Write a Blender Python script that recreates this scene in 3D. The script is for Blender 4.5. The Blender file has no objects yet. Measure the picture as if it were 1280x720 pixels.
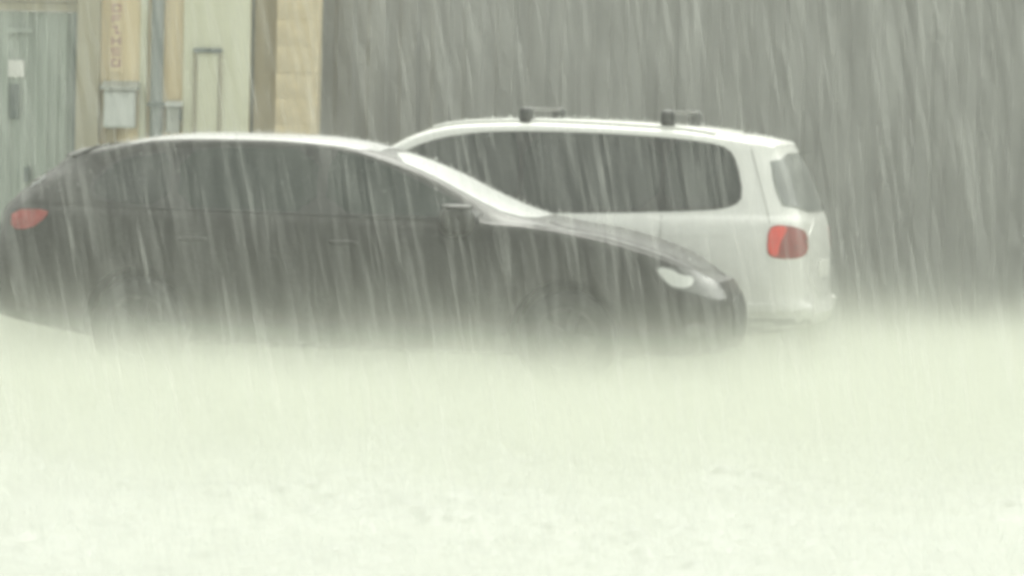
import bpy, bmesh, math, random
import numpy as np
from mathutils import Vector, Matrix
from mathutils.bvhtree import BVHTree
from mathutils.geometry import delaunay_2d_cdt
from math import sin, cos, radians, pi, sqrt, exp

random.seed(7)
rng = np.random.default_rng(7)
S = bpy.context.scene
COL = S.collection

# ------------------------------------------------------------------ camera
CAM_H = 1.72
TILT, ROLL = math.atan(220 / 4752), radians(1.3)
cd = bpy.data.cameras.new('camera')
cam = bpy.data.objects.new('camera', cd)
COL.objects.link(cam)
cd.sensor_width = 36
cd.lens = 4752 * 36 / 1280
cd.clip_start, cd.clip_end = 0.1, 1000
F = Vector((0, cos(TILT), -sin(TILT)))
R0, U0 = Vector((1, 0, 0)), Vector((0, sin(TILT), cos(TILT)))
R = cos(ROLL) * R0 + sin(ROLL) * U0
U = -sin(ROLL) * R0 + cos(ROLL) * U0
cam.matrix_world = Matrix(((R.x, U.x, -F.x, 0), (R.y, U.y, -F.y, 0), (R.z, U.z, -F.z, CAM_H), (0, 0, 0, 1)))
cd.dof.use_dof = True
cd.dof.focus_distance = 24.5
cd.dof.aperture_fstop = 4.0
S.camera = cam

# ------------------------------------------------------------------ sky, sun, exposure
SUN_EL, SUN_AZ = radians(60), radians(8)
wld = bpy.data.worlds.new('World')
S.world = wld
wld.use_nodes = True
nt = wld.node_tree
bg = nt.nodes['Background']
sky = nt.nodes.new('ShaderNodeTexSky')
sky.sky_type = 'NISHITA'
sky.sun_disc = False
sky.sun_elevation = SUN_EL
sky.sun_rotation = SUN_AZ
sky.air_density, sky.dust_density, sky.ozone_density = 1.5, 6.0, 1.0
hs = nt.nodes.new('ShaderNodeHueSaturation')
hs.inputs['Saturation'].default_value = 0.08
tn = nt.nodes.new('ShaderNodeMix')
tn.data_type, tn.blend_type = 'RGBA', 'MULTIPLY'
tn.inputs[0].default_value = 1
tn.inputs[7].default_value = (0.97, 1.0, 0.915, 1)
nt.links.new(sky.outputs[0], hs.inputs['Color'])
nt.links.new(hs.outputs[0], tn.inputs[6])
nt.links.new(tn.outputs[2], bg.inputs['Color'])
bg.inputs['Strength'].default_value = 0.15
sl = bpy.data.lights.new('sun', 'SUN')
sl.energy, sl.angle, sl.color = 0.55, radians(50), (1.0, 0.99, 0.93)
sun = bpy.data.objects.new('sun', sl)
COL.objects.link(sun)
sd = Vector((sin(SUN_AZ) * cos(SUN_EL), cos(SUN_AZ) * cos(SUN_EL), sin(SUN_EL)))
sun.rotation_euler = sd.to_track_quat('Z', 'Y').to_euler()
sun.location = (0, 0, 30)
S.view_settings.view_transform = 'Standard'
S.view_settings.look = 'None'
S.view_settings.exposure = 0.82
S.view_settings.gamma = 1
S.render.engine = 'CYCLES'
S.cycles.max_bounces = 8
S.cycles.diffuse_bounces = 3
S.cycles.glossy_bounces = 3
S.cycles.transmission_bounces = 4
S.cycles.volume_bounces = 3
S.cycles.transparent_max_bounces = 24
S.cycles.use_denoising = True
S.cycles.filter_width = 4.4
S.cycles.sample_clamp_indirect = 6


# ------------------------------------------------------------------ helpers
def thing(name, label, cat, loc=(0, 0, 0), rotz=0.0, group=None):
    o = bpy.data.objects.new(name, None)
    COL.objects.link(o)
    o.location = loc
    o.rotation_euler = (0, 0, rotz)
    o.empty_display_size = 0.2
    o['label'], o['category'] = label, cat
    if group:
        o['group'] = group
    return o


def tag(o, label, cat=None, kind=None):
    o['label'] = label
    if cat:
        o['category'] = cat
    if kind:
        o['kind'] = kind
    return o


def link(name, me, m, parent=None, smooth=False):
    o = bpy.data.objects.new(name, me)
    COL.objects.link(o)
    if m:
        me.materials.clear()
        me.materials.append(m)
    if smooth:
        me.polygons.foreach_set('use_smooth', [True] * len(me.polygons))
    if parent:
        o.parent = parent
    return o


def obj(name, bm, m, parent=None, smooth=False):
    me = bpy.data.meshes.new(name)
    bmesh.ops.recalc_face_normals(bm, faces=bm.faces)
    bm.to_mesh(me)
    bm.free()
    return link(name, me, m, parent, smooth)


def pyobj(name, V, Fc, m, parent=None, smooth=False):
    me = bpy.data.meshes.new(name)
    me.from_pydata(V, [], Fc)
    me.update()
    return link(name, me, m, parent, smooth)


def box(bm, x0, x1, y0, y1, z0, z1, bev=0.0):
    vs = [bm.verts.new((x, y, z)) for x in (x0, x1) for y in (y0, y1) for z in (z0, z1)]
    fs = [(0, 1, 3, 2), (4, 6, 7, 5), (0, 4, 5, 1), (2, 3, 7, 6), (0, 2, 6, 4), (1, 5, 7, 3)]
    faces = [bm.faces.new([vs[i] for i in f]) for f in fs]
    if bev:
        ed = list({e for f in faces for e in f.edges})
        bmesh.ops.bevel(bm, geom=ed, offset=bev, segments=2, affect='EDGES', profile=0.5)


def boxobj(name, m, parent, x0, x1, y0, y1, z0, z1, bev=0.0):
    bm = bmesh.new()
    box(bm, x0, x1, y0, y1, z0, z1, bev)
    return obj(name, bm, m, parent)


def lathe_y(prof, seg=40):
    """profile of (radius, y), turned about the y axis"""
    V, Fc, n = [], [], len(prof)
    for k in range(seg):
        a = 2 * pi * k / seg
        V += [(r * cos(a), y, r * sin(a)) for r, y in prof]
    for k in range(seg):
        for i in range(n - 1):
            a, b = k * n + i, ((k + 1) % seg) * n + i
            Fc.append((a, b, b + 1, a + 1))
    return V, Fc


def hermite(keys, x):
    """smooth monotone interpolation through (x, value) keys"""
    xs = [k[0] for k in keys]
    ys = [k[1] for k in keys]
    n = len(xs)
    if x <= xs[0]:
        return ys[0]
    if x >= xs[-1]:
        return ys[-1]
    d = [(ys[i + 1] - ys[i]) / (xs[i + 1] - xs[i]) for i in range(n - 1)]
    m = [d[0]] + [0 if d[i - 1] * d[i] <= 0 else 2 * d[i - 1] * d[i] / (d[i - 1] + d[i]) for i in range(1, n - 1)] + [d[-1]]
    i = max(j for j in range(n - 1) if xs[j] <= x)
    h = xs[i + 1] - xs[i]
    t = (x - xs[i]) / h
    return ((1 + 2 * t) * (1 - t) ** 2 * ys[i] + t * (1 - t) ** 2 * h * m[i]
            + t * t * (3 - 2 * t) * ys[i + 1] + t * t * (t - 1) * h * m[i + 1])


# ------------------------------------------------------------------ materials
def mat(name, col, rough=0.5, metal=0.0, coat=0.0, coat_rough=0.1, spec=0.5, var=0.12, scale=6.0, bump=0.0, bscale=60.0,
        streak=False, emit=None):
    m = bpy.data.materials.new(name)
    m.use_nodes = True
    t = m.node_tree
    b = t.nodes['Principled BSDF']
    b.inputs['Roughness'].default_value = rough
    b.inputs['Metallic'].default_value = metal
    b.inputs['Coat Weight'].default_value = coat
    b.inputs['Coat Roughness'].default_value = coat_rough
    b.inputs['Specular IOR Level'].default_value = spec
    tc = t.nodes.new('ShaderNodeTexCoord')
    mp = t.nodes.new('ShaderNodeMapping')
    t.links.new(tc.outputs['Object'], mp.inputs['Vector'])
    if streak:
        mp.inputs['Scale'].default_value = (1, 1, 0.06)
    nz = t.nodes.new('ShaderNodeTexNoise')
    nz.inputs['Scale'].default_value = scale
    nz.inputs['Detail'].default_value = 5
    t.links.new(mp.outputs[0], nz.inputs['Vector'])
    cr = t.nodes.new('ShaderNodeValToRGB')
    cr.color_ramp.elements[0].position, cr.color_ramp.elements[1].position = 0.3, 0.7
    cr.color_ramp.elements[0].color = tuple(c * (1 - var) for c in col) + (1,)
    cr.color_ramp.elements[1].color = tuple(min(1, c * (1 + var)) for c in col) + (1,)
    t.links.new(nz.outputs['Fac'], cr.inputs['Fac'])
    t.links.new(cr.outputs['Color'], b.inputs['Base Color'])
    if bump:
        n2 = t.nodes.new('ShaderNodeTexNoise')
        n2.inputs['Scale'].default_value = bscale
        n2.inputs['Detail'].default_value = 3
        t.links.new(tc.outputs['Object'], n2.inputs['Vector'])
        bp = t.nodes.new('ShaderNodeBump')
        bp.inputs['Strength'].default_value = bump
        bp.inputs['Distance'].default_value = 0.01
        t.links.new(n2.outputs['Fac'], bp.inputs['Height'])
        t.links.new(bp.outputs[0], b.inputs['Normal'])
        if coat:
            t.links.new(bp.outputs[0], b.inputs['Coat Normal'])
    return m


M = {
    'asphalt': mat('wet_asphalt', (0.05, 0.05, 0.048), 0.5, var=0.3, scale=30, bump=0.3),
    'water': mat('rain_beaten_water', (0.315, 0.328, 0.292), 0.48, spec=0.5, var=0.06, scale=1.2),
    'dark_paint': mat('dark_car_paint', (0.018, 0.016, 0.014), 0.4, 0.0, coat=0.22, coat_rough=0.3, spec=0.3, var=0.1, bump=0.3, bscale=90),
    'wet_roof': mat('dark_paint_under_rain_film', (0.03, 0.03, 0.028), 0.4, 0.0, coat=1.0, coat_rough=0.36, spec=0.8, var=0.1, bump=0.5, bscale=60),
    'white_paint': mat('pale_van_paint', (0.82, 0.82, 0.785), 0.35, 0.0, coat=0.7, coat_rough=0.2, var=0.03, bump=0.12, bscale=90),
    'glass': mat('tinted_car_glass', (0.018, 0.022, 0.020), 0.12, spec=0.6, var=0.1, bump=0.12, bscale=45),
    'clear_glass': mat('pale_green_car_glass', (0.020, 0.028, 0.024), 0.12, spec=0.5, var=0.1, bump=0.12, bscale=45),
    'screen': mat('rain_glass_painted_sheen', (0.20, 0.21, 0.195), 0.4, spec=0.8, coat=1.0, coat_rough=0.42, var=0.1, bump=0.3, bscale=70),  # rain film on glass; base colour lightened to imitate the sky's reflection
    'rear_glass': mat('wet_rear_glass_painted_sheen', (0.17, 0.18, 0.17), 0.35, spec=0.8, coat=0.6, coat_rough=0.35, var=0.2, scale=3, bump=0.3, bscale=50),  # wet pane whose pale base colour paints in a bright reflection
    'bumper': mat('lower_bumper_plastic', (0.38, 0.38, 0.36), 0.5, var=0.08),
    'rubber': mat('tyre_rubber', (0.012, 0.012, 0.012), 0.8, var=0.2),
    'trim': mat('black_plastic_trim', (0.025, 0.025, 0.025), 0.5, var=0.15),
    'grey_trim': mat('grey_plastic_trim', (0.16, 0.16, 0.15), 0.4, var=0.1),
    'alloy': mat('dark_alloy_metal', (0.035, 0.035, 0.035), 0.5, 0.0, var=0.1),
    'red_lens': mat('red_lamp_lens', (0.85, 0.05, 0.025), 0.2, coat=0.5, var=0.1, scale=20),
    'dark_red_lens': mat('smoked_red_lamp_lens', (0.30, 0.045, 0.035), 0.2, coat=0.5, var=0.2, scale=20),
    'lens': mat('headlamp_lens', (0.13, 0.13, 0.125), 0.2, coat=0.6, var=0.2, scale=12),
    'reflector': mat('lamp_reflector', (0.60, 0.61, 0.58), 0.3, 0.2, coat=0.6, var=0.05),
    'plate': mat('number_plate_white', (0.7, 0.7, 0.66), 0.4, var=0.05),
    'gate': mat('pale_green_sheet_metal', (0.40, 0.45, 0.40), 0.45, var=0.18, scale=9, streak=True),
    'gate_dark': mat('dark_gate_steel', (0.16, 0.19, 0.18), 0.5, var=0.2),
    'render_grey': mat('grey_beige_render', (0.40, 0.37, 0.27), 0.8, var=0.15, scale=8, bump=0.2, streak=True),
    'cream': mat('ochre_cream_render', (0.78, 0.65, 0.42), 0.8, var=0.12, scale=5, bump=0.2, streak=True),
    'pale_panel': mat('pale_cream_metal', (0.72, 0.72, 0.55), 0.5, var=0.06, scale=5, streak=True),
    'block': mat('cream_block', (0.68, 0.575, 0.38), 0.8, var=0.12, scale=9, bump=0.3),
    'mortar': mat('mortar', (0.60, 0.51, 0.34), 0.9, var=0.15),
    'brown': mat('brown_render', (0.34, 0.29, 0.19), 0.8, var=0.15, scale=8, bump=0.2, streak=True),
    'pipe': mat('grey_pipe', (0.26, 0.29, 0.28), 0.5, var=0.12, streak=True, scale=9),
    'box_white': mat('white_box_plastic', (0.66, 0.69, 0.66), 0.5, var=0.05),
    'box_grey': mat('grey_box_plastic', (0.42, 0.44, 0.40), 0.5, var=0.08),
    'red_print': mat('faded_red_lettering', (0.50, 0.30, 0.26), 0.6, var=0.2, scale=40),
    'paper': mat('white_notice', (0.78, 0.78, 0.74), 0.6, var=0.04),
    'clad': mat('grey_wall_cladding', (0.25, 0.25, 0.238), 0.6, var=0.14, scale=7, streak=True),
    'clad_dark': mat('dark_wall_plinth', (0.15, 0.15, 0.14), 0.7, var=0.2, scale=7),
}


def rain_mat(name, alpha):
    m = bpy.data.materials.new(name)
    m.use_nodes = True
    t = m.node_tree
    t.nodes.remove(t.nodes['Principled BSDF'])
    out = t.nodes['Material Output']
    tr = t.nodes.new('ShaderNodeBsdfTransparent')
    df = t.nodes.new('ShaderNodeBsdfDiffuse')
    df.inputs['Color'].default_value = (0.9, 0.92, 0.88, 1)
    tl = t.nodes.new('ShaderNodeBsdfTranslucent')
    tl.inputs['Color'].default_value = (0.9, 0.92, 0.88, 1)
    a = t.nodes.new('ShaderNodeMixShader')
    a.inputs[0].default_value = 0.5
    t.links.new(df.outputs[0], a.inputs[1])
    t.links.new(tl.outputs[0], a.inputs[2])
    b = t.nodes.new('ShaderNodeMixShader')
    b.inputs[0].default_value = alpha
    t.links.new(tr.outputs[0], b.inputs[1])
    t.links.new(a.outputs[0], b.inputs[2])
    t.links.new(b.outputs[0], out.inputs['Surface'])
    return m


M['rain'] = rain_mat('rain_water', 0.095)
M['splash'] = rain_mat('splash_water', 0.55)


def volume_mat(name, density, col=(0.95, 0.97, 0.92), falloff=None, aniso=0.3):
    m = bpy.data.materials.new(name)
    m.use_nodes = True
    t = m.node_tree
    t.nodes.remove(t.nodes['Principled BSDF'])
    v = t.nodes.new('ShaderNodeVolumePrincipled')
    v.inputs['Color'].default_value = col + (1,)
    v.inputs['Density'].default_value = density
    v.inputs['Anisotropy'].default_value = aniso
    t.links.new(v.outputs[0], t.nodes['Material Output'].inputs['Volume'])
    if falloff:
        tc = t.nodes.new('ShaderNodeTexCoord')
        sx = t.nodes.new('ShaderNodeSeparateXYZ')
        t.links.new(tc.outputs['Object'], sx.inputs[0])

        def mth(op, a, b):
            n = t.nodes.new('ShaderNodeMath')
            n.operation = op
            for i, q in enumerate((a, b)):
                if q is None:
                    continue
                if isinstance(q, (int, float)):
                    n.inputs[i].default_value = q
                else:
                    t.links.new(q, n.inputs[i])
            return n.outputs[0]
        e = mth('EXPONENT', mth('DIVIDE', sx.outputs['Z'], -falloff), None)
        nz = t.nodes.new('ShaderNodeTexNoise')
        nz.inputs['Scale'].default_value = 1.5
        nz.inputs['Detail'].default_value = 3
        mp = t.nodes.new('ShaderNodeMapping')
        mp.inputs['Scale'].default_value = (1, 0.6, 1.5)
        t.links.new(tc.outputs['Object'], mp.inputs[0])
        t.links.new(mp.outputs[0], nz.inputs['Vector'])
        nn = mth('MULTIPLY_ADD', nz.outputs['Fac'], 3.4)
        nn.node.inputs[2].default_value = -0.7
        nn = mth('MAXIMUM', nn, 0.15)
        band = t.nodes.new('ShaderNodeMapRange')          # thickest round the vehicles and the wall foot
        band.interpolation_type = 'SMOOTHSTEP'
        for i, q in zip(range(1, 5), (15.0, 22.5, 0.10, 1.0)):
            band.inputs[i].default_value = q
        t.links.new(sx.outputs['Y'], band.inputs[0])
        nn = mth('MULTIPLY', nn, band.outputs[0])
        t.links.new(mth('MULTIPLY', mth('MULTIPLY', e, nn), density), v.inputs['Density'])
    return m


# ------------------------------------------------------------------ ground and water
o = pyobj('ground', [(-120, -120, -0.02), (120, -120, -0.02), (120, 120, -0.02), (-120, 120, -0.02)], [(0, 1, 2, 3)], M['asphalt'])
tag(o, 'dark asphalt yard lying under the rain water', kind='structure')


def water_sheet():
    """flood water, rippled by rain where it is near enough to show it"""
    nx, ny = 380, 760
    x = np.linspace(-5.0, 5.0, nx)
    y = 11.0 + (29.9 - 11.0) * np.linspace(0, 1, ny) ** 1.15
    X, Y = np.meshgrid(x, y)
    Z = np.zeros_like(X)
    for k in range(46):                      # short choppy wavelets from every side
        lam = rng.uniform(0.07, 0.34)
        a = rng.uniform(0, 2 * pi)
        amp = 0.0036 * (lam / 0.3) ** 0.8
        q = 2 * pi / lam
        wob = 0.5 * np.sin(X * rng.uniform(1, 4) + Y * rng.uniform(1, 4) + rng.uniform(0, 6))
        Z += amp * np.sin(q * (X * cos(a) + Y * sin(a)) + rng.uniform(0, 6) + 2.2 * wob)
    patch = 0.55 + 0.45 * np.sin(X * 1.3 + 1.7 * np.sin(Y * 0.7)) * np.sin(Y * 1.1 + np.sin(X * 0.9))
    Z *= patch
    for k in range(5200):                    # rings and pits struck by drops
        cx, cy = rng.uniform(-4.5, 4.5), rng.uniform(11.5, 27)
        rr = rng.uniform(0.03, 0.11)
        i0, i1 = np.searchsorted(x, [cx - rr * 2, cx + rr * 2])
        j0, j1 = np.searchsorted(y, [cy - rr * 2, cy + rr * 2])
        if i1 - i0 < 2 or j1 - j0 < 2:
            continue
        d = np.hypot(X[j0:j1, i0:i1] - cx, Y[j0:j1, i0:i1] - cy)
        Z[j0:j1, i0:i1] += rng.uniform(0.002, 0.006) * np.exp(-((d - rr) / (rr * 0.4)) ** 2)
    Z = np.maximum(Z, -0.013)
    edge = np.minimum(1, np.minimum(np.minimum(X + 5, 5 - X), np.minimum(Y - 11, 29.9 - Y)) / 0.3)
    Z *= np.clip(edge, 0, 1)
    V = np.stack([X, Y, Z], -1).reshape(-1, 3)
    idx = np.arange(nx * ny).reshape(ny, nx)
    Fc = np.stack([idx[:-1, :-1], idx[:-1, 1:], idx[1:, 1:], idx[1:, :-1]], -1).reshape(-1, 4).tolist()
    Vl = V.tolist()
    n = len(Vl)
    B = 110
    Vl += [(-B, -B, 0), (B, -B, 0), (B, B, 0), (-B, B, 0), (-5, 11, 0), (5, 11, 0), (5, 29.9, 0), (-5, 29.9, 0)]
    for a in range(4):
        b = (a + 1) % 4
        Fc.append((n + a, n + b, n + 4 + b, n + 4 + a))
    return pyobj('water', Vl, Fc, M['water'], smooth=True)


tag(water_sheet(), 'shallow rain water beaten pale over the whole yard', kind='structure')

# ------------------------------------------------------------------ the grey wall behind
WY = 29.6
wall = thing('metal_clad_wall', 'long grey ribbed metal wall standing behind the pale van', 'wall', (0, WY, 0))
PITCH, DEP = 0.25, 0.016


def sheet_mesh(w, h, pitch, dep, frac=0.3):
    xs = []
    n = int(round(w / pitch))
    for k in range(n):
        x0 = k * pitch
        xs += [(x0, 0), (x0 + pitch * frac, 0), (x0 + pitch * (frac + 0.12), -dep), (x0 + pitch * 0.88, -dep)]
    xs.append((w - 0.004, 0))
    V, Fc = [], []
    for x, y in xs:
        V += [(x, y, 0), (x, y, h)]
    for i in range(len(xs) - 1):
        Fc.append((2 * i, 2 * i + 2, 2 * i + 3, 2 * i + 1))
    nb = len(V)
    V += [(0, 0.02, 0), (0, 0.02, h), (w - 0.004, 0.02, 0), (w - 0.004, 0.02, h)]
    Fc.append((nb, nb + 1, nb + 3, nb + 2))
    me = bpy.data.meshes.new('cladding_sheet')
    me.from_pydata(V, [], Fc)
    me.materials.append(M['clad'])
    return me


sm = sheet_mesh(1.0, 2.70, PITCH, DEP)
for k in range(9):
    s_ = bpy.data.objects.new('cladding_sheet', sm)
    COL.objects.link(s_)
    s_.parent = wall
    s_.location = (-1.75 + k * 1.0, rng.uniform(-0.004, 0.004), 0.05)
boxobj('plinth', M['clad_dark'], wall, -1.8, 7.3, -0.05, 0.2, -0.02, 0.049, 0.008)
boxobj('coping', M['clad_dark'], wall, -1.8, 7.3, -0.07, 0.2, 2.752, 2.80, 0.008)
boxobj('backing_wall', M['clad_dark'], wall, -1.8, 7.3, 0.03, 0.19, 0.0495, 2.7515)

# ------------------------------------------------------------------ the building beside it
BY = 29.0
BH = 2.98
bld = thing('workshop_building', 'ochre cream workshop front with a cream block corner pier', 'building', (0, BY, 0))
boxobj('wall', M['cream'], bld, -3.17, -2.03, 0.0, 0.5, -0.02, BH)
boxobj('pillar', M['render_grey'], bld, -3.345, -3.171, -0.10, 0.5, -0.02, BH, 0.008)
boxobj('recessed_strip', M['brown'], bld, -2.004, -1.83, 0.02, 0.5, -0.02, BH)
boxobj('shadow_joint', M['gate_dark'], bld, -2.0295, -2.0045, 0.06, 0.5, -0.02, BH)
boxobj('vertical_trim', M['pale_panel'], bld, -2.87, -2.815, -0.025, -0.001, 0.0, BH, 0.004)
boxobj('lintel', M['render_grey'], bld, -7.0, -3.346, -0.03, 0.45, 2.475, BH, 0.01)
pier = boxobj('pier_core', M['mortar'], bld, -1.829, -1.52, -0.07, 0.5, -0.02, BH)
bm = bmesh.new()
box(bm, -1.829, -1.512, -0.085, 0.5, 0.001, 0.199, 0.003)
blk = obj('block', bm, M['block'], pier)
blk.location.z = -0.02
for k in range(1, 15):
    c = blk.copy()
    COL.objects.link(c)
    c.parent = pier
    c.location = (rng.uniform(-.0015, .0015), rng.uniform(-.004, .004), -0.02 + 0.2 * k + 0.08 * 0)
boxobj('capping', M['render_grey'], bld, -3.4, -1.49, -0.13, 0.52, BH + 0.001, BH + 0.09, 0.01)

# gate
gate = thing('metal_gate', 'pale green corrugated metal gate beside the grey beige pillar', 'gate', (0, BY, 0))


def corr_mesh(w, z0, z1, pitch, dep):
    n = int(w / pitch * 6)
    V, Fc = [], []
    for i in range(n + 1):
        x = w * i / n
        y = -dep * (0.5 + 0.5 * max(-0.7, min(0.7, 1.4 * sin(2 * pi * x / pitch))) / 0.7)
        V += [(x, y, z0), (x, y, z1)]
    for i in range(n):
        Fc.append((2 * i, 2 * i + 2, 2 * i + 3, 2 * i + 1))
    nb = len(V)
    V += [(0, 0.006, z0), (0, 0.006, z1), (w, 0.006, z0), (w, 0.006, z1)]
    Fc.append((nb, nb + 1, nb + 3, nb + 2))
    me = bpy.data.meshes.new('corrugated_sheet')
    me.from_pydata(V, [], Fc)
    me.materials.append(M['gate'])
    return me


cm = corr_mesh(0.598, 0.06, 2.40, 0.075, 0.018)
for k in range(5):
    s_ = bpy.data.objects.new('corrugated_sheet', cm)
    COL.objects.link(s_)
    s_.parent = gate
    s_.location = (-3.985 - 0.6 * (k - 0), 0.06, 0) if k else (-3.985, 0.06, 0)
boxobj('top_rail', M['render_grey'], gate, -7.0, -3.347, 0.0, 0.07, 2.405, 2.47, 0.006)
boxobj('edge_post', M['gate_dark'], gate, -3.385, -3.347, 0.0, 0.1, 0.0, 2.404, 0.006)
boxobj('short_rail', M['gate'], gate, -3.90, -3.70, 0.015, 0.041, 2.235, 2.275, 0.005)
boxobj('bottom_rail', M['gate_dark'], gate, -7.0, -3.386, 0.02, 0.08, 0.0, 0.058, 0.004)
bm = bmesh.new()
box(bm, -3.745, -3.70, -0.01, 0.04, 1.10, 1.22, 0.01)
obj('handle', bm, M['gate_dark'], gate)
n_ = boxobj('notice', M['paper'], None, -3.88, -3.755, BY + 0.030, BY + 0.0395, 1.90, 2.03, 0.003)
tag(n_, 'small square white notice fixed on the green gate', 'notice')
n_ = boxobj('dark_plate', M['gate_dark'], None, -3.865, -3.79, BY + 0.032, BY + 0.0397, 1.58, 1.85, 0.003)
tag(n_, 'narrow dark plate below the white notice on the gate', 'plate')

# lettering
sg = thing('wall_sign', 'vertical strip of faded red lettering on the ochre wall', 'sign', (-3.055, BY, 1.98), radians(0))
boxobj('board', M['cream'], sg, -0.055, 0.055, -0.012, -0.001, -0.03, 0.53, 0.003)
glyphs = [((0, 0, .2, 1), (.8, 0, 1, 1), (.2, .0, .8, .2), (.2, .8, .8, 1)),
          ((0, 0, .2, 1), (.2, .4, .9, .6), (.2, .8, 1, 1)),
          ((.4, 0, .62, 1), (0, .8, .4, 1), (.62, 0, 1, .2)),
          ((0, 0, .22, 1), (.78, 0, 1, 1), (.22, .4, .78, .6)),
          ((0, 0, 1, .2), (0, .4, 1, .6), (0, .8, 1, 1), (0, .6, .2, .8)),
          ((0, 0, .22, 1), (.22, 0, 1, .22), (.78, .22, 1, 1), (.22, .78, .6, 1))]
for gi, g in enumerate(glyphs):
    bm = bmesh.new()
    for a, b, c, d in g:
        box(bm, -0.036 + 0.072 * a, -0.036 + 0.072 * c, -0.0155, -0.0122, 0.43 - gi * 0.083 + 0.062 * b, 0.43 - gi * 0.083 + 0.062 * d)
    obj('letter', bm, M['red_print'], sg)

# meter box
mb = thing('meter_box', 'white meter box with a sloping hood under the red lettering', 'box', (-3.01, BY, 1.53))
boxobj('cabinet', M['box_white'], mb, -0.118, 0.118, -0.16, -0.002, 0.0, 0.285, 0.012)
pyobj('hood', [(-.14, -.2, .288), (.14, -.2, .288), (.14, 0, .288), (-.14, 0, .288), (-.14, -.2, .312), (.14, -.2, .312), (.14, -.002, .36), (-.14, -.002, .36)],
      [(3, 2, 1, 0), (4, 5, 6, 7), (0, 1, 5, 4), (1, 2, 6, 5), (3, 0, 4, 7), (2, 3, 7, 6)], M['box_grey'], mb)
boxobj('door', M['box_white'], mb, -0.10, 0.10, -0.168, -0.1605, 0.02, 0.265, 0.003)
boxobj('lower_duct', M['brown'], mb, -0.10, -0.03, -0.09, -0.002, -0.55, -0.001, 0.006)

jb = thing('junction_box', 'small grey junction box with sloping lid beside the downpipe', 'box', (-2.595, BY, 1.50))
boxobj('cabinet', M['box_grey'], jb, -0.058, 0.040, -0.10, -0.002, 0.0, 0.20, 0.008)
pyobj('lid', [(-.07, -.13, .203), (.06, -.13, .203), (.06, 0, .203), (-.07, 0, .203), (-.07, -.13, .215), (.06, -.13, .215), (.06, -.002, .25), (-.07, -.002, .25)],
      [(3, 2, 1, 0), (4, 5, 6, 7), (0, 1, 5, 4), (1, 2, 6, 5), (3, 0, 4, 7), (2, 3, 7, 6)], M['box_white'], jb)
boxobj('latch', M['gate_dark'], jb, 0.041, 0.052, -0.09, -0.05, 0.10, 0.19, 0.002)

# downpipe
dp = thing('downpipe', 'grey vertical drainpipe running down the ochre wall', 'pipe', (-2.735, BY, 0))
V, Fc = [], []
for k in range(20):
    a = 2 * pi * k / 20
    V += [(0.05 * cos(a), -0.065 + 0.05 * sin(a), 0.02), (0.05 * cos(a), -0.065 + 0.05 * sin(a), BH - .01)]
for k in range(20):
    Fc.append((2 * k, (2 * k + 2) % 40, (2 * k + 3) % 40, 2 * k + 1))
pyobj('pipe', V, Fc, M['pipe'], dp, smooth=True)
for z in (0.6, 1.7, 2.8):
    boxobj('bracket', M['gate_dark'], dp, -0.062, 0.062, -0.122, -0.002, z, z + 0.035, 0.004)

# pale metal door with its framed hatch
pd = thing('metal_door', 'pale cream sheet metal door with a narrow framed hatch', 'door', (-2.285, BY, 0))
boxobj('door_leaf', M['pale_panel'], pd, -0.255, 0.253, -0.045, -0.002, 0.0, BH - 0.012, 0.006)
hf = boxobj('hatch', M['pale_panel'], pd, -0.148, 0.016, -0.056, -0.046, 0.95, 2.115, 0.003)
boxobj('lintel', M['gate_dark'], hf, -0.175, 0.043, -0.085, -0.0455, 2.118, 2.152, 0.004)
boxobj('frame', M['render_grey'], hf, -0.173, -0.150, -0.072, -0.0455, 0.93, 2.117, 0.003)
boxobj('frame', M['render_grey'], hf, 0.018, 0.041, -0.072, -0.0455, 0.93, 2.117, 0.003)


# ------------------------------------------------------------------ vehicles
def chaikin(p, it=2):
    for _ in range(it):
        q = []
        for i in range(len(p)):
            a, b = p[i], p[(i + 1) % len(p)]
            q += [tuple(a[k] * .75 + b[k] * .25 for k in range(2)), tuple(a[k] * .25 + b[k] * .75 for k in range(2))]
        p = q
    return p


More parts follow.
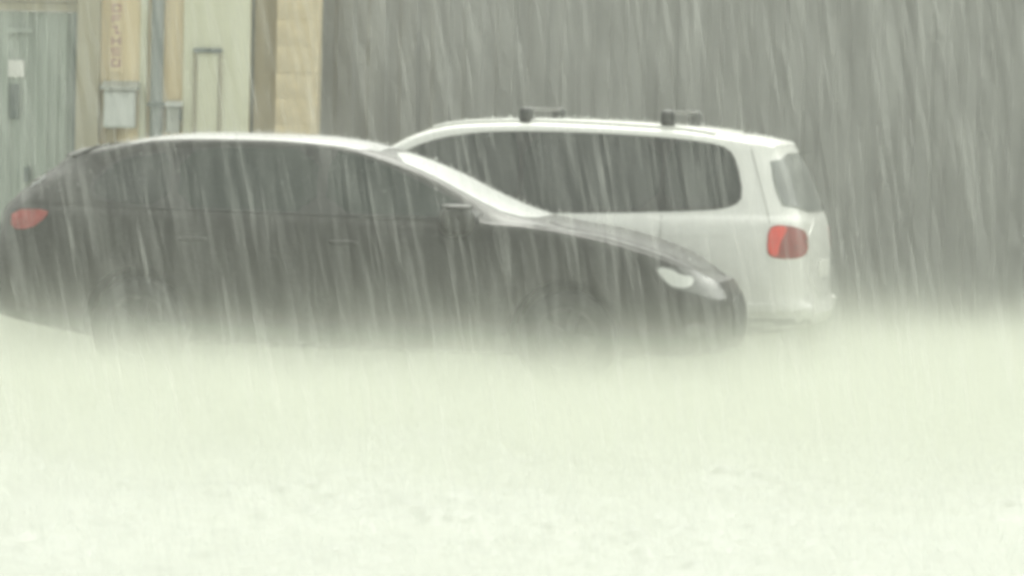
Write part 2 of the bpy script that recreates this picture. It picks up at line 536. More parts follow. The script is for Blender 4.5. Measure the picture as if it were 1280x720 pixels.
class Shell:
    """a car body lofted from key curves: symmetric sections along the length, ends closed by bulged caps"""

    def __init__(self, name, parent, m, K, arches, wheel_r):
        self.K, self.parent = K, parent
        x0, x1 = K['x_rear'], K['x_front']
        n = 96
        xs = [x0 + (x1 - x0) * (0.5 - 0.5 * cos(pi * i / n)) * 0.5 + (x1 - x0) * (i / n) * 0.5 for i in range(n + 1)]
        rings = [self.ring(x) for x in xs]
        caps_r = [self.cap(rings[0], k, -1) for k in (0.0, 0.25, .5, .7, .84, .93, .975)]
        caps_f = [self.cap(rings[-1], k, 1) for k in (.975, .93, .84, .7, .5, .25, 0.0)]
        allr = caps_r + rings + caps_f
        V, Fc = [], []
        m_ = len(rings[0])
        for r in allr:
            V += r
        for j in range(len(allr) - 1):
            for i in range(m_):
                k = (i + 1) % m_
                Fc.append((j * m_ + i, j * m_ + k, (j + 1) * m_ + k, (j + 1) * m_ + i))
        bm = bmesh.new()
        bv = [bm.verts.new(v) for v in V]
        for f in Fc:
            if len({tuple(round(c, 6) for c in V[i]) for i in f}) > 2:
                bm.faces.new([bv[i] for i in f])
        bmesh.ops.remove_doubles(bm, verts=bm.verts, dist=1e-5)
        bmesh.ops.dissolve_degenerate(bm, edges=bm.edges, dist=1e-6)
        bmesh.ops.recalc_face_normals(bm, faces=bm.faces)
        me = bpy.data.meshes.new(name)
        bm.to_mesh(me)
        self.bvh = BVHTree.FromBMesh(bm)
        bm.free()
        tmp = bpy.data.objects.new(name, me)
        COL.objects.link(tmp)
        cut = bmesh.new()
        for ax in arches:
            for s in (-1, 1):
                V, Fc = lathe_y([(0.0001, 0.52 * s), (wheel_r + .045, .52 * s), (wheel_r + .045, 1.3 * s), (0.0001, 1.3 * s)], 36)
                vv = [cut.verts.new((v[0] + ax, v[1], v[2] + wheel_r)) for v in V]
                for f in Fc:
                    cut.faces.new([vv[i] for i in f])
        bmesh.ops.remove_doubles(cut, verts=cut.verts, dist=1e-3)
        bmesh.ops.recalc_face_normals(cut, faces=cut.faces)
        cme = bpy.data.meshes.new('cut')
        cut.to_mesh(cme)
        cut.free()
        co = bpy.data.objects.new('cut', cme)
        COL.objects.link(co)
        md = tmp.modifiers.new('b', 'BOOLEAN')
        md.operation, md.object, md.solver = 'DIFFERENCE', co, 'EXACT'
        dg = bpy.context.evaluated_depsgraph_get()
        dg.update()
        fin = bpy.data.meshes.new_from_object(tmp.evaluated_get(dg))
        bpy.data.objects.remove(tmp)
        bpy.data.objects.remove(co)
        fin.name = name
        self.body = link(name, fin, m, parent, smooth=True)
        try:
            fin.set_sharp_from_angle(angle=radians(38))
        except Exception:
            pass

    def k(self, n, x):
        return hermite(self.K[n], x)

    def warp(self, x, z):
        K = self.K
        a = K['rear_from']
        if x < a:
            return a + (x - a) * (hermite(K['rear'], z) - a) / (K['x_rear'] - a)
        a = K['front_from']
        if x > a:
            return a + (x - a) * (hermite(K['front'], z) - a) / (K['x_front'] - a)
        return x

    def ring(self, x):
        k = self.k
        P, zb, zt, zbelt, wr, zr = k('P', x), k('zb', x), k('zt', x), k('zbelt', x), k('wr', x), k('zr', x)
        zm = zb + (zbelt - zb) * 0.56
        pts = [(0, zb), (P * .55, zb), (P * .86, zb + .01), (P * .955, zb + .09), (P * .99, zb + (zm - zb) * .6), (P, zm),
               (P * .99, zm + (zbelt - zm) * .5), (P * .965, zbelt - .06), (P * .925, zbelt - .004), (P * .912, zbelt + .02 * (1 if zr - zbelt > .1 else 0)),
               (P * .912 + (wr - P * .912) * .55, zbelt + (zr - zbelt) * .55 + .005),
               (wr, zr), (wr * .90, zr + (zt - zr) * .58), (wr * .62, zr + (zt - zr) * .86), (0, zt)]
        out = []
        n = len(pts)
        for i in range(n - 1):
            p0 = pts[i - 1] if i else (-pts[1][0], pts[1][1])
            p1, p2 = pts[i], pts[i + 1]
            p3 = pts[i + 2] if i + 2 < n else (-pts[n - 2][0], pts[n - 2][1])
            sub = 4
            for s in range(sub):
                t = s / sub
                q = []
                for c in range(2):
                    m1, m2 = (p2[c] - p0[c]) * .5, (p3[c] - p1[c]) * .5
                    d = p2[c] - p1[c]
                    if d * m1 < 0: m1 = 0
                    if d * m2 < 0: m2 = 0
                    m1 = max(-3 * abs(d), min(3 * abs(d), m1))
                    m2 = max(-3 * abs(d), min(3 * abs(d), m2))
                    q.append((1 + 2 * t) * (1 - t) ** 2 * p1[c] + t * (1 - t) ** 2 * m1 + t * t * (3 - 2 * t) * p2[c] + t * t * (t - 1) * m2)
                out.append(tuple(q))
        out.append(pts[-1])
        half = [(self.warp(x, z), y, z) for y, z in out]
        return half + [(a, -b, c) for a, b, c in reversed(half[1:-1])]

    def cap(self, ring, k, side):
        zs = [p[2] for p in ring]
        zc = (max(zs) + min(zs)) / 2
        b = self.K['bulge_f'] if side > 0 else self.K['bulge_r']
        tab = self.K['front'] if side > 0 else self.K['rear']
        out = []
        for x, y, z in ring:
            z2 = zc + (z - zc) * k
            yy = y * k
            ymax = max(p[1] for p in ring)
            # bulge follows the plan curve, not the height
            bb = b * (1 - (yy / ymax) ** 2) * min(1, (1 - k) * 14)
            xe = hermite(tab, z2)
            out.append((xe + side * bb, yy, z2))
        return out

    def patch(self, name, poly, plane, m, off=0.004, thick=0.012, parent=None, spacing=0.05, smooth_it=2, mirror=False):
        """lay a thin shell on the body: poly in plane coordinates, cast along the plane's direction.
        plane = 'side' (x, z), 'top' (x, y), 'rear' (y, z), 'front' (y, z) or ('ray', y0, direction) with (x, z)"""
        p = chaikin(list(poly), smooth_it) if smooth_it else list(poly)
        x0, x1 = min(a[0] for a in p), max(a[0] for a in p)
        z0, z1 = min(a[1] for a in p), max(a[1] for a in p)
        bd = []
        for i in range(len(p)):
            a, b = p[i], p[(i + 1) % len(p)]
            L = math.hypot(b[0] - a[0], b[1] - a[1])
            q = max(1, int(L / spacing))
            bd += [(a[0] + (b[0] - a[0]) * s / q, a[1] + (b[1] - a[1]) * s / q) for s in range(q)]
        pts = [Vector(q) for q in bd]
        nb = len(pts)
        xx = x0 + spacing / 2
        inner = []
        while xx < x1:
            zz = z0 + spacing / 2
            while zz < z1:
                inner.append((xx, zz))
                zz += spacing
            xx += spacing

        def inside(q):
            c = False
            for i in range(nb):
                a, b = bd[i], bd[i - 1]
                if (a[1] > q[1]) != (b[1] > q[1]) and q[0] < (b[0] - a[0]) * (q[1] - a[1]) / (b[1] - a[1]) + a[0]:
                    c = not c
            return c and min((a[0] - q[0]) ** 2 + (a[1] - q[1]) ** 2 for a in bd) > (spacing * .35) ** 2
        pts += [Vector(q) for q in inner if inside(q)]
        vs, _, fs, _, _, _ = delaunay_2d_cdt(pts, [(i, (i + 1) % nb) for i in range(nb)], [list(range(nb))], 1, 1e-5)
        V, N = [], []
        sgn = -1 if mirror else 1
        for v in vs:
            if plane == 'side':
                org, d = Vector((v[0], 3 * sgn, v[1])), Vector((0, -sgn, 0))
            elif plane == 'top':
                org, d = Vector((v[0], v[1], 4)), Vector((0, 0, -1))
            elif plane == 'rear':
                org, d = Vector((-5, v[0], v[1])), Vector((1, 0, 0))
            elif plane == 'front':
                org, d = Vector((5, v[0], v[1])), Vector((-1, 0, 0))
            else:
                d = Vector(plane[2]).normalized()
                d.y *= sgn if plane[1] > 0 else -sgn * -1
                y0_ = abs(plane[1]) * sgn
                d.y = -abs(d.y) * sgn
                org = Vector((v[0], y0_, v[1])) - d * 3
            h, nrm, _, _ = self.bvh.ray_cast(org, d)
            if h is None:
                h, nrm, _, _ = self.bvh.find_nearest(org + d * 3 if plane not in ('side', 'top', 'rear', 'front') else org + d * 2.2)
            if nrm.dot(d) > 0:
                nrm = -nrm
            V.append(h)
            N.append(nrm)
        top = [tuple(a + b * off) for a, b in zip(V, N)]
        n = len(top)
        loop = [i for i in range(nb)]
        Vv = top + [top[i] for i in loop] + [tuple(V[i] + N[i] * (off - thick)) for i in loop]
        Ff = [tuple(f) for f in fs]
        for i in range(nb):
            j = (i + 1) % nb
            Ff.append((n + i, n + j, n + nb + j, n + nb + i))
        bm = bmesh.new()
        bv = [bm.verts.new(v) for v in Vv]
        for f in Ff:
            try:
                bm.faces.new([bv[i] for i in f])
            except ValueError:
                pass
        me = bpy.data.meshes.new(name)
        bm.to_mesh(me)
        bm.free()
        # outward winding
        cen = sum(N, Vector()) / len(N)
        me.update()
        if me.polygons and me.polygons[0].normal.dot(cen) < 0:
            me.flip_normals()
        return link(name, me, m, parent or self.parent, smooth=True)


def wheel(parent, x, y, r, w, side):
    prof = [(r - .11, -w / 2 + .01), (r - .03, -w / 2), (r - .006, -w / 2 + .025), (r, -w / 4), (r, w / 4), (r - .006, w / 2 - .025), (r - .03, w / 2), (r - .11, w / 2 - .01)]
    V, Fc = lathe_y(prof, 48)
    t = pyobj('wheel', V, Fc, M['rubber'], parent, smooth=True)
    t.location = (x, y, r - 0.02)
    bm = bmesh.new()
    R = r - .105
    ys = side * (w / 2 - .02)
    V, Fc = lathe_y([(R, -side * w / 2), (R, ys + side * .012), (R - .02, ys + side * .012), (R - .028, ys - side * .03), (.0, ys - side * .06)], 40)
    vv = [bm.verts.new(v) for v in V]
    for f in Fc:
        bm.faces.new([vv[i] for i in f])
    for k in range(5):
        a = 2 * pi * k / 5
        q = []
        for (rr, hw) in ((.03, .035), (R - .012, .026)):
            for s in (-1, 1):
                for yy in (ys - side * .03, ys + side * .006):
                    q.append(bm.verts.new((rr * cos(a) - s * hw * sin(a), yy, rr * sin(a) + s * hw * cos(a))))
        for f in ((0, 1, 3, 2), (4, 6, 7, 5), (0, 4, 5, 1), (2, 3, 7, 6), (1, 5, 7, 3), (0, 2, 6, 4)):
            bm.faces.new([q[i] for i in f])
    obj('rim', bm, M['alloy'], t)
    return t


def blob(name, m, parent, loc, size, rot=(0, 0, 0), power=2.6, sub=3):
    """rounded box-like lump for mirror housings and handles"""
    bm = bmesh.new()
    bmesh.ops.create_icosphere(bm, subdivisions=sub, radius=1)
    for v in bm.verts:
        c = v.co
        n = (abs(c.x) ** power + abs(c.y) ** power + abs(c.z) ** power) ** (1 / power)
        v.co = Vector((c.x / n * size[0], c.y / n * size[1], c.z / n * size[2]))
    o = obj(name, bm, m, parent, smooth=True)
    o.location = loc
    o.rotation_euler = rot
    return o


# ---- the dark hatchback
CARYAW = radians(-8)
car = thing('parked_car', 'dark brown hatchback parked with its nose against the pale van', 'car', (-0.92, 24.9, 0), CARYAW)
KC = dict(
    x_rear=-2.42, x_front=2.36, rear_from=-1.1, front_from=1.6, bulge_r=0.06, bulge_f=0.10,
    zt=[(-2.42, 1.395), (-2.1, 1.44), (-1.82, 1.478), (-1.55, 1.512), (-1.33, 1.528), (-.9, 1.541), (-.6, 1.540), (-.36, 1.534), (-.1, 1.509),
        (.17, 1.442), (.49, 1.325), (.81, 1.17), (1.05, 1.075), (1.18, 1.035), (1.35, 1.0), (1.55, .971), (1.92, .887), (2.18, .80), (2.30, .735), (2.36, .69)],
    zb=[(-2.42, .33), (-2.1, .27), (-1.6, .20), (0, .18), (1.6, .18), (2.1, .19), (2.36, .22)],
    zbelt=[(-2.42, 1.06), (-1.5, 1.05), (-.2, 1.035), (.6, 1.025), (1.0, 1.01), (1.18, .998), (1.55, .940), (1.92, .855), (2.18, .768), (2.36, .65)],
    P=[(-2.42, .66), (-2.36, .735), (-2.25, .80), (-2.0, .85), (-1.5, .878), (-.5, .885), (.5, .885), (1.3, .88), (1.7, .872), (1.95, .845), (2.12, .80), (2.25, .73), (2.32, .66), (2.36, .60)],
    wr=[(-2.42, .50), (-2.2, .56), (-1.6, .62), (-.6, .655), (.1, .645), (.5, .66), (.81, .70), (1.05, .74), (1.25, .775), (1.7, .765), (2.0, .73), (2.2, .645), (2.36, .49)],
    zr=[(-2.42, 1.345), (-2.1, 1.385), (-1.82, 1.418), (-1.33, 1.457), (-.6, 1.468), (-.1, 1.435), (.17, 1.37), (.49, 1.26), (.81, 1.115), (1.05, 1.03), (1.18, 1.02), (1.35, .988), (1.55, .960), (1.92, .877), (2.18, .79), (2.36, .68)],
    rear=[(.18, -2.30), (.33, -2.36), (.45, -2.42), (.66, -2.42), (.80, -2.37), (.90, -2.33), (1.02, -2.31), (1.09, -2.25), (1.22, -2.11), (1.32, -1.96), (1.385, -1.93), (1.5, -1.93)],
    front=[(.18, 2.32), (.30, 2.35), (.42, 2.36), (.52, 2.35), (.60, 2.315), (.66, 2.28), (.70, 2.26), (.9, 2.26)],
)
CR = 0.315
cs = Shell('body', car, M['dark_paint'], KC, (-1.36, 1.40), CR)
for s in (False, True):
    for x in (-1.36, 1.40):
        wheel(car, x, -.775 if s else .775, CR, .205, -1 if s else 1)
    mir = s
    w1 = [(-.17, 1.052), (-.17, 1.452), (.06, 1.405), (.30, 1.315), (.62, 1.165), (.82, 1.062), (.80, 1.045), (.5, 1.046)]
    w2 = [(-1.13, 1.062), (-1.13, 1.425), (-.80, 1.448), (-.23, 1.452), (-.23, 1.052), (-.7, 1.055)]
    w3 = [(-1.62, 1.095), (-1.71, 1.18), (-1.58, 1.335), (-1.40, 1.385), (-1.19, 1.415), (-1.19, 1.066)]
    cs.patch('window_surround', [(-1.66, 1.07), (-1.745, 1.18), (-1.60, 1.36), (-1.40, 1.41), (-1.0, 1.452), (-.5, 1.466), (-.1, 1.452), (.06, 1.425), (.32, 1.325), (.66, 1.165), (.90, 1.045), (.5, 1.037), (-.7, 1.045)], 'side', M['trim'], .0025, .012, smooth_it=1, mirror=mir)
    for w_ in (w1, w2, w3):
        cs.patch('side_window', w_, 'side', M['clear_glass'] if w_ is not w3 else M['glass'], .006, .012, smooth_it=1, mirror=mir)
    d1 = cs.patch('front_door', [(-.195, .27), (-.195, 1.03), (.80, 1.02), (1.02, .99), (1.04, .70), (.96, .28)], 'side', M['dark_paint'], .004, .012, smooth_it=1, spacing=.07, mirror=mir)
    d2 = cs.patch('rear_door', [(-.93, .27), (-1.02, .45), (-1.24, .72), (-1.18, 1.04), (-.205, 1.03), (-.205, .27)], 'side', M['dark_paint'], .004, .012, smooth_it=1, spacing=.07, mirror=mir)
    sg_ = -1 if s else 1
    for d_, hx in ((d1, -.03), (d2, -1.0)):
        blob('door_handle', M['dark_paint'], d_, (hx, sg_ * .895, .87), (.095, .018, .016))
    cs.patch('belt_trim', [(-1.6, 1.052), (-1.6, 1.066), (-.7, 1.052), (.3, 1.044), (.82, 1.042), (.82, 1.030), (.3, 1.030), (-.7, 1.038)], 'side', M['trim'], .008, .014, smooth_it=0, mirror=mir)
    mr = blob('door_mirror', M['dark_paint'], car, (.71, sg_ * 1.0, 1.03), (.115, .115, .10), (0, 0, sg_ * radians(-8)))
    blob('mirror_cap', M['dark_paint'], mr, (0, 0, .088), (.10, .10, .016))
    blob('mirror_arm', M['trim'], mr, (.03, -sg_ * .12, -.045), (.035, .07, .018))
    hl = cs.patch('headlight', [(1.915, .772), (2.04, .768), (2.16, .752), (2.28, .71), (2.375, .63), (2.43, .56), (2.31, .562), (2.17, .61), (2.05, .632), (1.985, .68)],
                  ('ray', .75, (-.139, -.99, 0)), M['lens'], .006, .02, smooth_it=2, spacing=.035, mirror=mir)
    cs.patch('reflector', [(1.94, .765), (2.04, .755), (2.10, .715), (2.19, .71), (2.17, .64), (2.06, .64), (1.995, .685)], ('ray', .75, (-.139, -.99, 0)), M['reflector'], .009, .01,
             parent=hl, smooth_it=2, spacing=.03, mirror=mir)
    cs.patch('tail_light', [(-2.235, 1.02), (-1.98, 1.027), (-2.0, .975), (-2.10, .90), (-2.235, .895)], ('ray', .70, (-.139, -.99, 0)), M['dark_red_lens'], .006, .02, smooth_it=1, spacing=.04, mirror=mir)
    cs.patch('fog_light', [(2.12, .34), (2.12, .42), (2.28, .42), (2.28, .34)], ('ray', .75, (-.5, -.85, 0)), M['lens'], .005, .015, smooth_it=2, spacing=.03, mirror=mir)
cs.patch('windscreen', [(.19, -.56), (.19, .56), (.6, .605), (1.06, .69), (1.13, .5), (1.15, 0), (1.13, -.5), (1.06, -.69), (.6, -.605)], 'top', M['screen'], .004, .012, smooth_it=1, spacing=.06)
cs.patch('roof_panel', [(.13, -.60), (.10, 0), (.13, .60), (-.4, .63), (-1.0, .62), (-1.60, .585), (-1.66, 0), (-1.60, -.585), (-1.0, -.62), (-.4, -.63)], 'top', M['wet_roof'], .004, .012, smooth_it=1, spacing=.08)
cs.patch('bonnet', [(1.24, -.66), (1.22, 0), (1.24, .66), (1.7, .66), (2.0, .60), (2.19, .45), (2.22, 0), (2.19, -.45), (2.0, -.60), (1.7, -.66)], 'top', M['dark_paint'], .004, .012, smooth_it=1, spacing=.08)
cs.patch('rear_window', [(-.56, 1.30), (.56, 1.30), (.66, 1.09), (-.66, 1.09)], 'rear', M['glass'], .004, .012, smooth_it=2, spacing=.06)
cs.patch('grille', [(-.42, .42), (-.36, .58), (.36, .58), (.42, .42), (.36, .30), (-.36, .30)], 'front', M['trim'], .005, .02, smooth_it=1, spacing=.06)
cs.patch('tailgate', [(-.60, .55), (-.68, 1.05), (.68, 1.05), (.60, .55)], 'rear', M['dark_paint'], .004, .012, smooth_it=1, spacing=.08)
cs.patch('number_plate', [(-.26, .60), (-.26, .71), (.26, .71), (.26, .60)], 'rear', M['plate'], .010, .012, smooth_it=0, spacing=.08)
cs.patch('roof_spoiler', [(-1.72, -.55), (-1.72, .55), (-1.96, .50), (-1.99, 0), (-1.96, -.50)], 'top', M['dark_paint'], .018, .03, smooth_it=1, spacing=.07)

# ---- the pale people carrier
VANYAW = radians(168)
van = thing('parked_van', 'pale silver white people carrier with two roof bars parked by the grey wall', 'van', (-0.35, 27.2, 0), VANYAW)
KV = dict(
    x_rear=-2.6, x_front=2.0, rear_from=-1.7, front_from=1.4, bulge_r=0.05, bulge_f=0.10,
    zt=[(-2.6, 1.555), (-2.3, 1.59), (-2.0, 1.62), (-1.54, 1.655), (-1.1, 1.672), (-.68, 1.680), (-.39, 1.672), (-.04, 1.645), (.22, 1.575), (.40, 1.485), (.7, 1.305), (1.0, 1.11),
        (1.12, 1.055), (1.3, 1.02), (1.6, .96), (1.85, .87), (2.0, .77)],
    zb=[(-2.6, .28), (-2.2, .22), (0, .18), (2.0, .22)],
    zbelt=[(-2.6, 1.06), (-1.9, 1.05), (-1.0, 1.02), (0, 1.005), (.7, 1.0), (1.0, 1.0), (1.12, .985), (1.3, .96), (1.6, .90), (2.0, .70)],
    P=[(-2.6, .69), (-2.57, .755), (-2.5, .82), (-2.4, .862), (-2.2, .885), (-1.6, .90), (0, .90), (1.1, .895), (1.5, .87), (1.75, .81), (1.9, .72), (2.0, .60)],
    wr=[(-2.6, .55), (-2.4, .62), (-2.0, .665), (-1.2, .685), (-.3, .685), (.22, .665), (.7, .70), (1.0, .74), (1.2, .755), (1.6, .72), (2.0, .48)],
    zr=[(-2.6, 1.50), (-2.3, 1.53), (-2.0, 1.555), (-1.54, 1.585), (-.68, 1.607), (-.39, 1.60), (-.04, 1.575), (.22, 1.51), (.4, 1.42), (.7, 1.25), (1.0, 1.065), (1.12, 1.025), (1.3, .995), (1.6, .935), (2.0, .74)],
    rear=[(.18, -2.52), (.30, -2.55), (.36, -2.575), (.405, -2.585), (.43, -2.575), (.46, -2.55), (.52, -2.545), (.76, -2.54), (1.0, -2.515), (1.06, -2.49), (1.20, -2.43), (1.35, -2.37), (1.50, -2.295), (1.56, -2.30), (1.6, -2.30)],
    front=[(.18, 1.88), (.3, 1.97), (.45, 2.0), (.6, 1.97), (.77, 1.90), (1.0, 1.9)],
)
VR = 0.325
vs_ = Shell('body', van, M['white_paint'], KV, (-1.62, 1.16), VR)
NEAR = (.208, -.978, 0)
for s in (False, True):
    for x in (-1.62, 1.16):
        wheel(van, x, -.785 if s else .785, VR, .21, -1 if s else 1)
    sg_ = -1 if s else 1
    mir = s
    q1 = [(-1.58, 1.066), (-1.58, 1.556), (-1.86, 1.528), (-1.985, 1.49), (-2.05, 1.40), (-2.11, 1.19), (-2.06, 1.125), (-1.9, 1.09)]
    q2 = [(-.58, 1.032), (-.58, 1.582), (-1.0, 1.580), (-1.545, 1.560), (-1.545, 1.063), (-1.0, 1.045)]
    q3 = [(.86, 1.03), (.66, 1.17), (.36, 1.375), (.12, 1.485), (-.1, 1.54), (-.35, 1.572), (-.545, 1.580), (-.545, 1.032), (.2, 1.02)]
    vs_.patch('window_surround', [(.92, 1.015), (.70, 1.17), (.38, 1.39), (.12, 1.505), (-.1, 1.556), (-.4, 1.588), (-1.0, 1.592), (-1.55, 1.570), (-1.86, 1.542), (-2.0, 1.505), (-2.065, 1.41), (-2.125, 1.18), (-2.07, 1.11), (-1.9, 1.075), (-1.0, 1.032), (.2, 1.008)], 'side', M['trim'], .0025, .012, smooth_it=1, mirror=mir)
    for q_ in (q1, q2, q3):
        vs_.patch('side_window', q_, 'side', M['glass'], .006, .012, smooth_it=1, mirror=mir)
    d1 = vs_.patch('front_door', [(-.52, .30), (-.52, 1.0), (.75, .985), (.80, .70), (.72, .32)], 'side', M['white_paint'], .004, .012, smooth_it=1, spacing=.08, mirror=mir)
    d2 = vs_.patch('sliding_door', [(-1.20, .40), (-1.38, .70), (-1.565, .86), (-1.565, 1.035), (-1.1, 1.015), (-.535, 1.0), (-.535, .30), (-1.1, .30)], 'side', M['white_paint'], .004, .012, smooth_it=1, spacing=.08, mirror=mir)
    vs_.patch('door_rail', [(-1.58, .90), (-1.58, .912), (-2.1, .925), (-2.1, .912)], 'side', M['white_paint'], .003, .008, smooth_it=0, mirror=mir)
    for d_, hx in ((d1, -.38), (d2, -.72)):
        blob('door_handle', M['white_paint'], d_, (hx, sg_ * .905, .88), (.10, .018, .018))
    tl = vs_.patch('tail_light', [(-2.318, .965), (-2.37, .992), (-2.47, .985), (-2.56, .965), (-2.605, .93), (-2.615, .80), (-2.54, .765), (-2.42, .762), (-2.33, .775), (-2.31, .82)],
                   ('ray', .88, NEAR), M['dark_red_lens'], .006, .02, smooth_it=1, spacing=.03, mirror=mir)
    vs_.patch('lamp_segment', [(-2.325, .955), (-2.37, .985), (-2.46, .978), (-2.43, .92), (-2.40, .86), (-2.39, .775), (-2.335, .785), (-2.318, .83)],
              ('ray', .88, NEAR), M['red_lens'], .009, .01, parent=tl, smooth_it=1, spacing=.025, mirror=mir)
    vs_.patch('tailgate_gap', [(-2.198, 1.50), (-2.218, 1.43), (-2.302, 1.107), (-2.325, 1.0), (-2.333, 1.0), (-2.310, 1.107), (-2.226, 1.43), (-2.206, 1.50)], ('ray', .88, NEAR), M['bumper'], .003, .01, smooth_it=0, spacing=.05, mirror=mir)
    vs_.patch('door_gap', [(-1.570, 1.035), (-1.570, .87), (-1.40, .70), (-1.407, .70), (-1.577, .87), (-1.577, 1.035)], 'side', M['bumper'], .003, .01, smooth_it=0, spacing=.05, mirror=mir)
    vs_.patch('bumper_step', [(-2.02, .405), (-2.02, .45), (-2.3, .455), (-2.5, .455), (-2.62, .45), (-2.62, .405), (-2.3, .405)], ('ray', .88, NEAR), M['white_paint'], .028, .04, smooth_it=1, spacing=.05, mirror=mir)
    vs_.patch('bumper_skirt', [(-1.98, .24), (-1.98, .35), (-2.3, .355), (-2.58, .355), (-2.655, .345), (-2.64, .25), (-2.3, .24)], ('ray', .88, NEAR), M['bumper'], .004, .012, smooth_it=1, spacing=.05, mirror=mir)
    vs_.patch('rear_reflector', [(-2.22, .29), (-2.22, .325), (-2.38, .33), (-2.38, .295)], ('ray', .88, NEAR), M['reflector'], .006, .012, smooth_it=1, spacing=.03, mirror=mir)
    vs_.patch('headlight', [(1.55, .86), (1.80, .80), (1.95, .68), (1.78, .66), (1.6, .74)], ('ray', .80, (-.4, -.9, 0)), M['lens'], .006, .02, smooth_it=1, spacing=.04, mirror=mir)
    mr = blob('door_mirror', M['white_paint'], van, (.66, sg_ * 1.02, 1.06), (.10, .12, .085))
    blob('mirror_arm', M['trim'], mr, (.02, -sg_ * .12, -.05), (.035, .07, .02))
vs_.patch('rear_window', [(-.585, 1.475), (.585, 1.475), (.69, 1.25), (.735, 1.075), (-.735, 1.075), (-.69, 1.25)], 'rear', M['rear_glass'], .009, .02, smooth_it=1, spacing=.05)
tg = vs_.patch('tailgate', [(-.56, .50), (-.56, 1.03), (.56, 1.03), (.56, .50)], 'rear', M['white_paint'], .004, .012, smooth_it=1, spacing=.08)
vs_.patch('number_plate', [(-.26, .62), (-.26, .73), (.26, .73), (.26, .62)], 'rear', M['plate'], .010, .012, smooth_it=0, spacing=.08)
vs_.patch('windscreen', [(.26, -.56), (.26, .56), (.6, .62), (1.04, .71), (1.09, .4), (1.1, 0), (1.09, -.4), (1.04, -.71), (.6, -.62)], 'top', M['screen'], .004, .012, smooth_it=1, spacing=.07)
vs_.patch('bonnet', [(1.18, -.66), (1.18, .66), (1.6, .64), (1.84, .48), (1.88, 0), (1.84, -.48), (1.6, -.64)], 'top', M['white_paint'], .004, .012, smooth_it=1, spacing=.08)
vs_.patch('grille', [(-.45, .55), (-.45, .66), (.45, .66), (.45, .55)], 'front', M['trim'], .005, .02, smooth_it=1, spacing=.06)
wp = blob('rear_wiper', M['trim'], van, (-2.505, -.12, 1.10), (.012, .30, .014), (0, 0, 0))
blob('wiper_pivot', M['trim'], wp, (-.0, -.26, -.01), (.022, .03, .03))
sp = vs_.patch('roof_spoiler', [(-2.06, -.60), (-2.06, .60), (-2.30, .56), (-2.335, 0), (-2.30, -.56)], 'top', M['white_paint'], .005, .02, smooth_it=1, spacing=.06)
for bx_ in (-.555, -1.555):
    bar = blob('roof_bar', M['grey_trim'], van, (bx_, 0, 1.742), (.032, .56, .014), power=6)
    for sg_ in (-1, 1):
        blob('foot', M['trim'], bar, (0, sg_ * .57, -.045), (.052, .05, .062), power=3.5)
for sg_ in (False, True):
    vs_.patch('roof_rail', [(.1, .60), (-1.9, .62), (-1.9, .585), (.1, .565)] if not sg_ else [(.1, -.60), (-1.9, -.62), (-1.9, -.585), (.1, -.565)], 'top', M['white_paint'], .022, .03, smooth_it=0, spacing=.08)

# ------------------------------------------------------------------ rain
WIND = Vector((0.185, 0.03, -1.0))


def spindles(name, items, m):
    """thin spindle-shaped drops drawn out along their fall: (point, direction vector, radius)"""
    n = len(items)
    Pn = np.array([i[0] for i in items], dtype=float)
    D = np.array([i[1] for i in items], dtype=float)
    Rd = np.array([i[2] for i in items], dtype=float)[:, None]
    dn = D / np.linalg.norm(D, axis=1, keepdims=True)
    a = np.cross(dn, np.array([0.0, 1.0, 0.03]))
    a /= np.linalg.norm(a, axis=1, keepdims=True)
    b = np.cross(dn, a)
    ring1 = [Pn + D * .3 + Rd * (a * cos(q) + b * sin(q)) for q in (0, 2.094, 4.189)]
    ring2 = [Pn + D * .75 + Rd * (a * cos(q) + b * sin(q)) for q in (0, 2.094, 4.189)]
    V = np.stack([Pn] + ring1 + ring2 + [Pn + D], 1).reshape(-1, 3)
    base = np.array([(0, 2, 1), (0, 3, 2), (0, 1, 3), (1, 2, 5), (1, 5, 4), (2, 3, 6), (2, 6, 5), (3, 1, 4), (3, 4, 6), (4, 5, 7), (5, 6, 7), (6, 4, 7)])
    Fc = (base[None] + (np.arange(n) * 8)[:, None, None]).reshape(-1, 3)
    me = bpy.data.meshes.new(name)
    me.vertices.add(len(V))
    me.vertices.foreach_set('co', V.ravel())
    me.loops.add(Fc.size)
    me.loops.foreach_set('vertex_index', Fc.ravel())
    me.polygons.add(len(Fc))
    me.polygons.foreach_set('loop_start', np.arange(0, Fc.size, 3))
    me.polygons.foreach_set('loop_total', np.full(len(Fc), 3))
    me.update()
    me.validate()
    return link(name, me, m, None, smooth=True)


def in_vehicle(p):
    for ob_, L, W, H_ in ((car, 2.5, .95, 1.58), (van, 2.7, .97, 1.8)):
        c, s = cos(-ob_.rotation_euler.z), sin(-ob_.rotation_euler.z)
        dx, dy = p[0] - ob_.location.x, p[1] - ob_.location.y
        lx, ly = dx * c - dy * s, dx * s + dy * c
        if abs(lx) < L and abs(ly) < W and p[2] < H_:
            return True
    return False


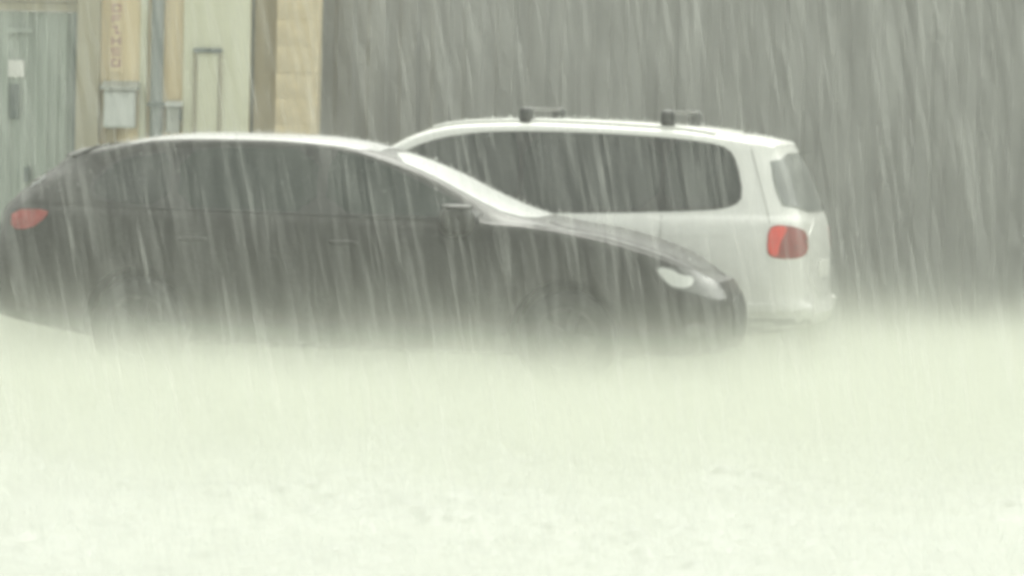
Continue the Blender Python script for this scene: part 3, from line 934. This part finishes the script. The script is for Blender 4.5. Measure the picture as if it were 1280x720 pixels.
items = []
while len(items) < 40000:
    p = (rng.uniform(-5.2, 5.2), 5.0 + 23.8 * rng.uniform(0, 1), rng.uniform(0.02, 4.6))
    L = rng.uniform(.14, .52)
    d = (WIND + Vector((rng.normal(0, .033), rng.normal(0, .02), 0))) * L
    q = (p[0] + d.x, p[1] + d.y, p[2] + d.z)
    if q[2] < 0.005 or in_vehicle(p) or in_vehicle(q):
        continue
    items.append((p, tuple(d), min(.0045, 0.0009 * exp(rng.normal(0, .6)))))
tag(spindles('rain', items, M['rain']), 'slanting streaks of heavy rain falling through the whole yard', kind='stuff')

items = []
for k in range(26000):                        # crowns thrown up from the water
    x, y = rng.uniform(-4.6, 4.6), 12.0 + 16.8 * rng.uniform(0, 1)
    if in_vehicle((x, y, .3)):
        continue
    h = min(.16, rng.exponential(.03) + .012)
    items.append(((x, y, rng.uniform(0, .02)), (rng.normal(0, .35) * h, rng.normal(0, .35) * h, h), rng.uniform(.0012, .003)))
for ob_, sh, x0, x1, n_ in ((car, cs, -2.3, 2.3, 1700), (van, vs_, -2.4, 1.9, 1500)):   # drops bursting on the roofs and bonnets
    for k in range(n_):
        lx, ly = rng.uniform(x0, x1), rng.uniform(-.75, .75)
        h, nr, _, _ = sh.bvh.ray_cast(Vector((lx, ly, 4)), Vector((0, 0, -1)))
        if h is None or h.z < .6:
            continue
        hh = min(.03, rng.exponential(.005) + .002)
        ca, sa = cos(ob_.rotation_euler.z), sin(ob_.rotation_euler.z)
        w = (ob_.location.x + h.x * ca - h.y * sa, ob_.location.y + h.x * sa + h.y * ca, h.z + .006 + rng.uniform(0, .015))
        items.append((w, (rng.normal(0, .5) * hh, rng.normal(0, .5) * hh, hh), rng.uniform(.0012, .003)))
tag(spindles('splashing_droplets', items, M['splash']), 'tiny splashes thrown up by the rain off water and car roofs', kind='stuff')

# ------------------------------------------------------------------ air
bm = bmesh.new()
box(bm, -125, 125, -125, 125, -1.02, 5.2)
hz = obj('haze', bm, volume_mat('rain_haze', 0.0030))
tag(hz, 'pale rain haze filling the yard', kind='stuff')
bm = bmesh.new()
box(bm, -30, 30, 3.0, 29.45, -0.018, 1.3)
spy = obj('spray', bm, volume_mat('ground_spray', 3.5, (0.71, 0.73, 0.65), falloff=0.125, aniso=0.0))
tag(spy, 'low white spray hanging over the flooded ground', kind='stuff')
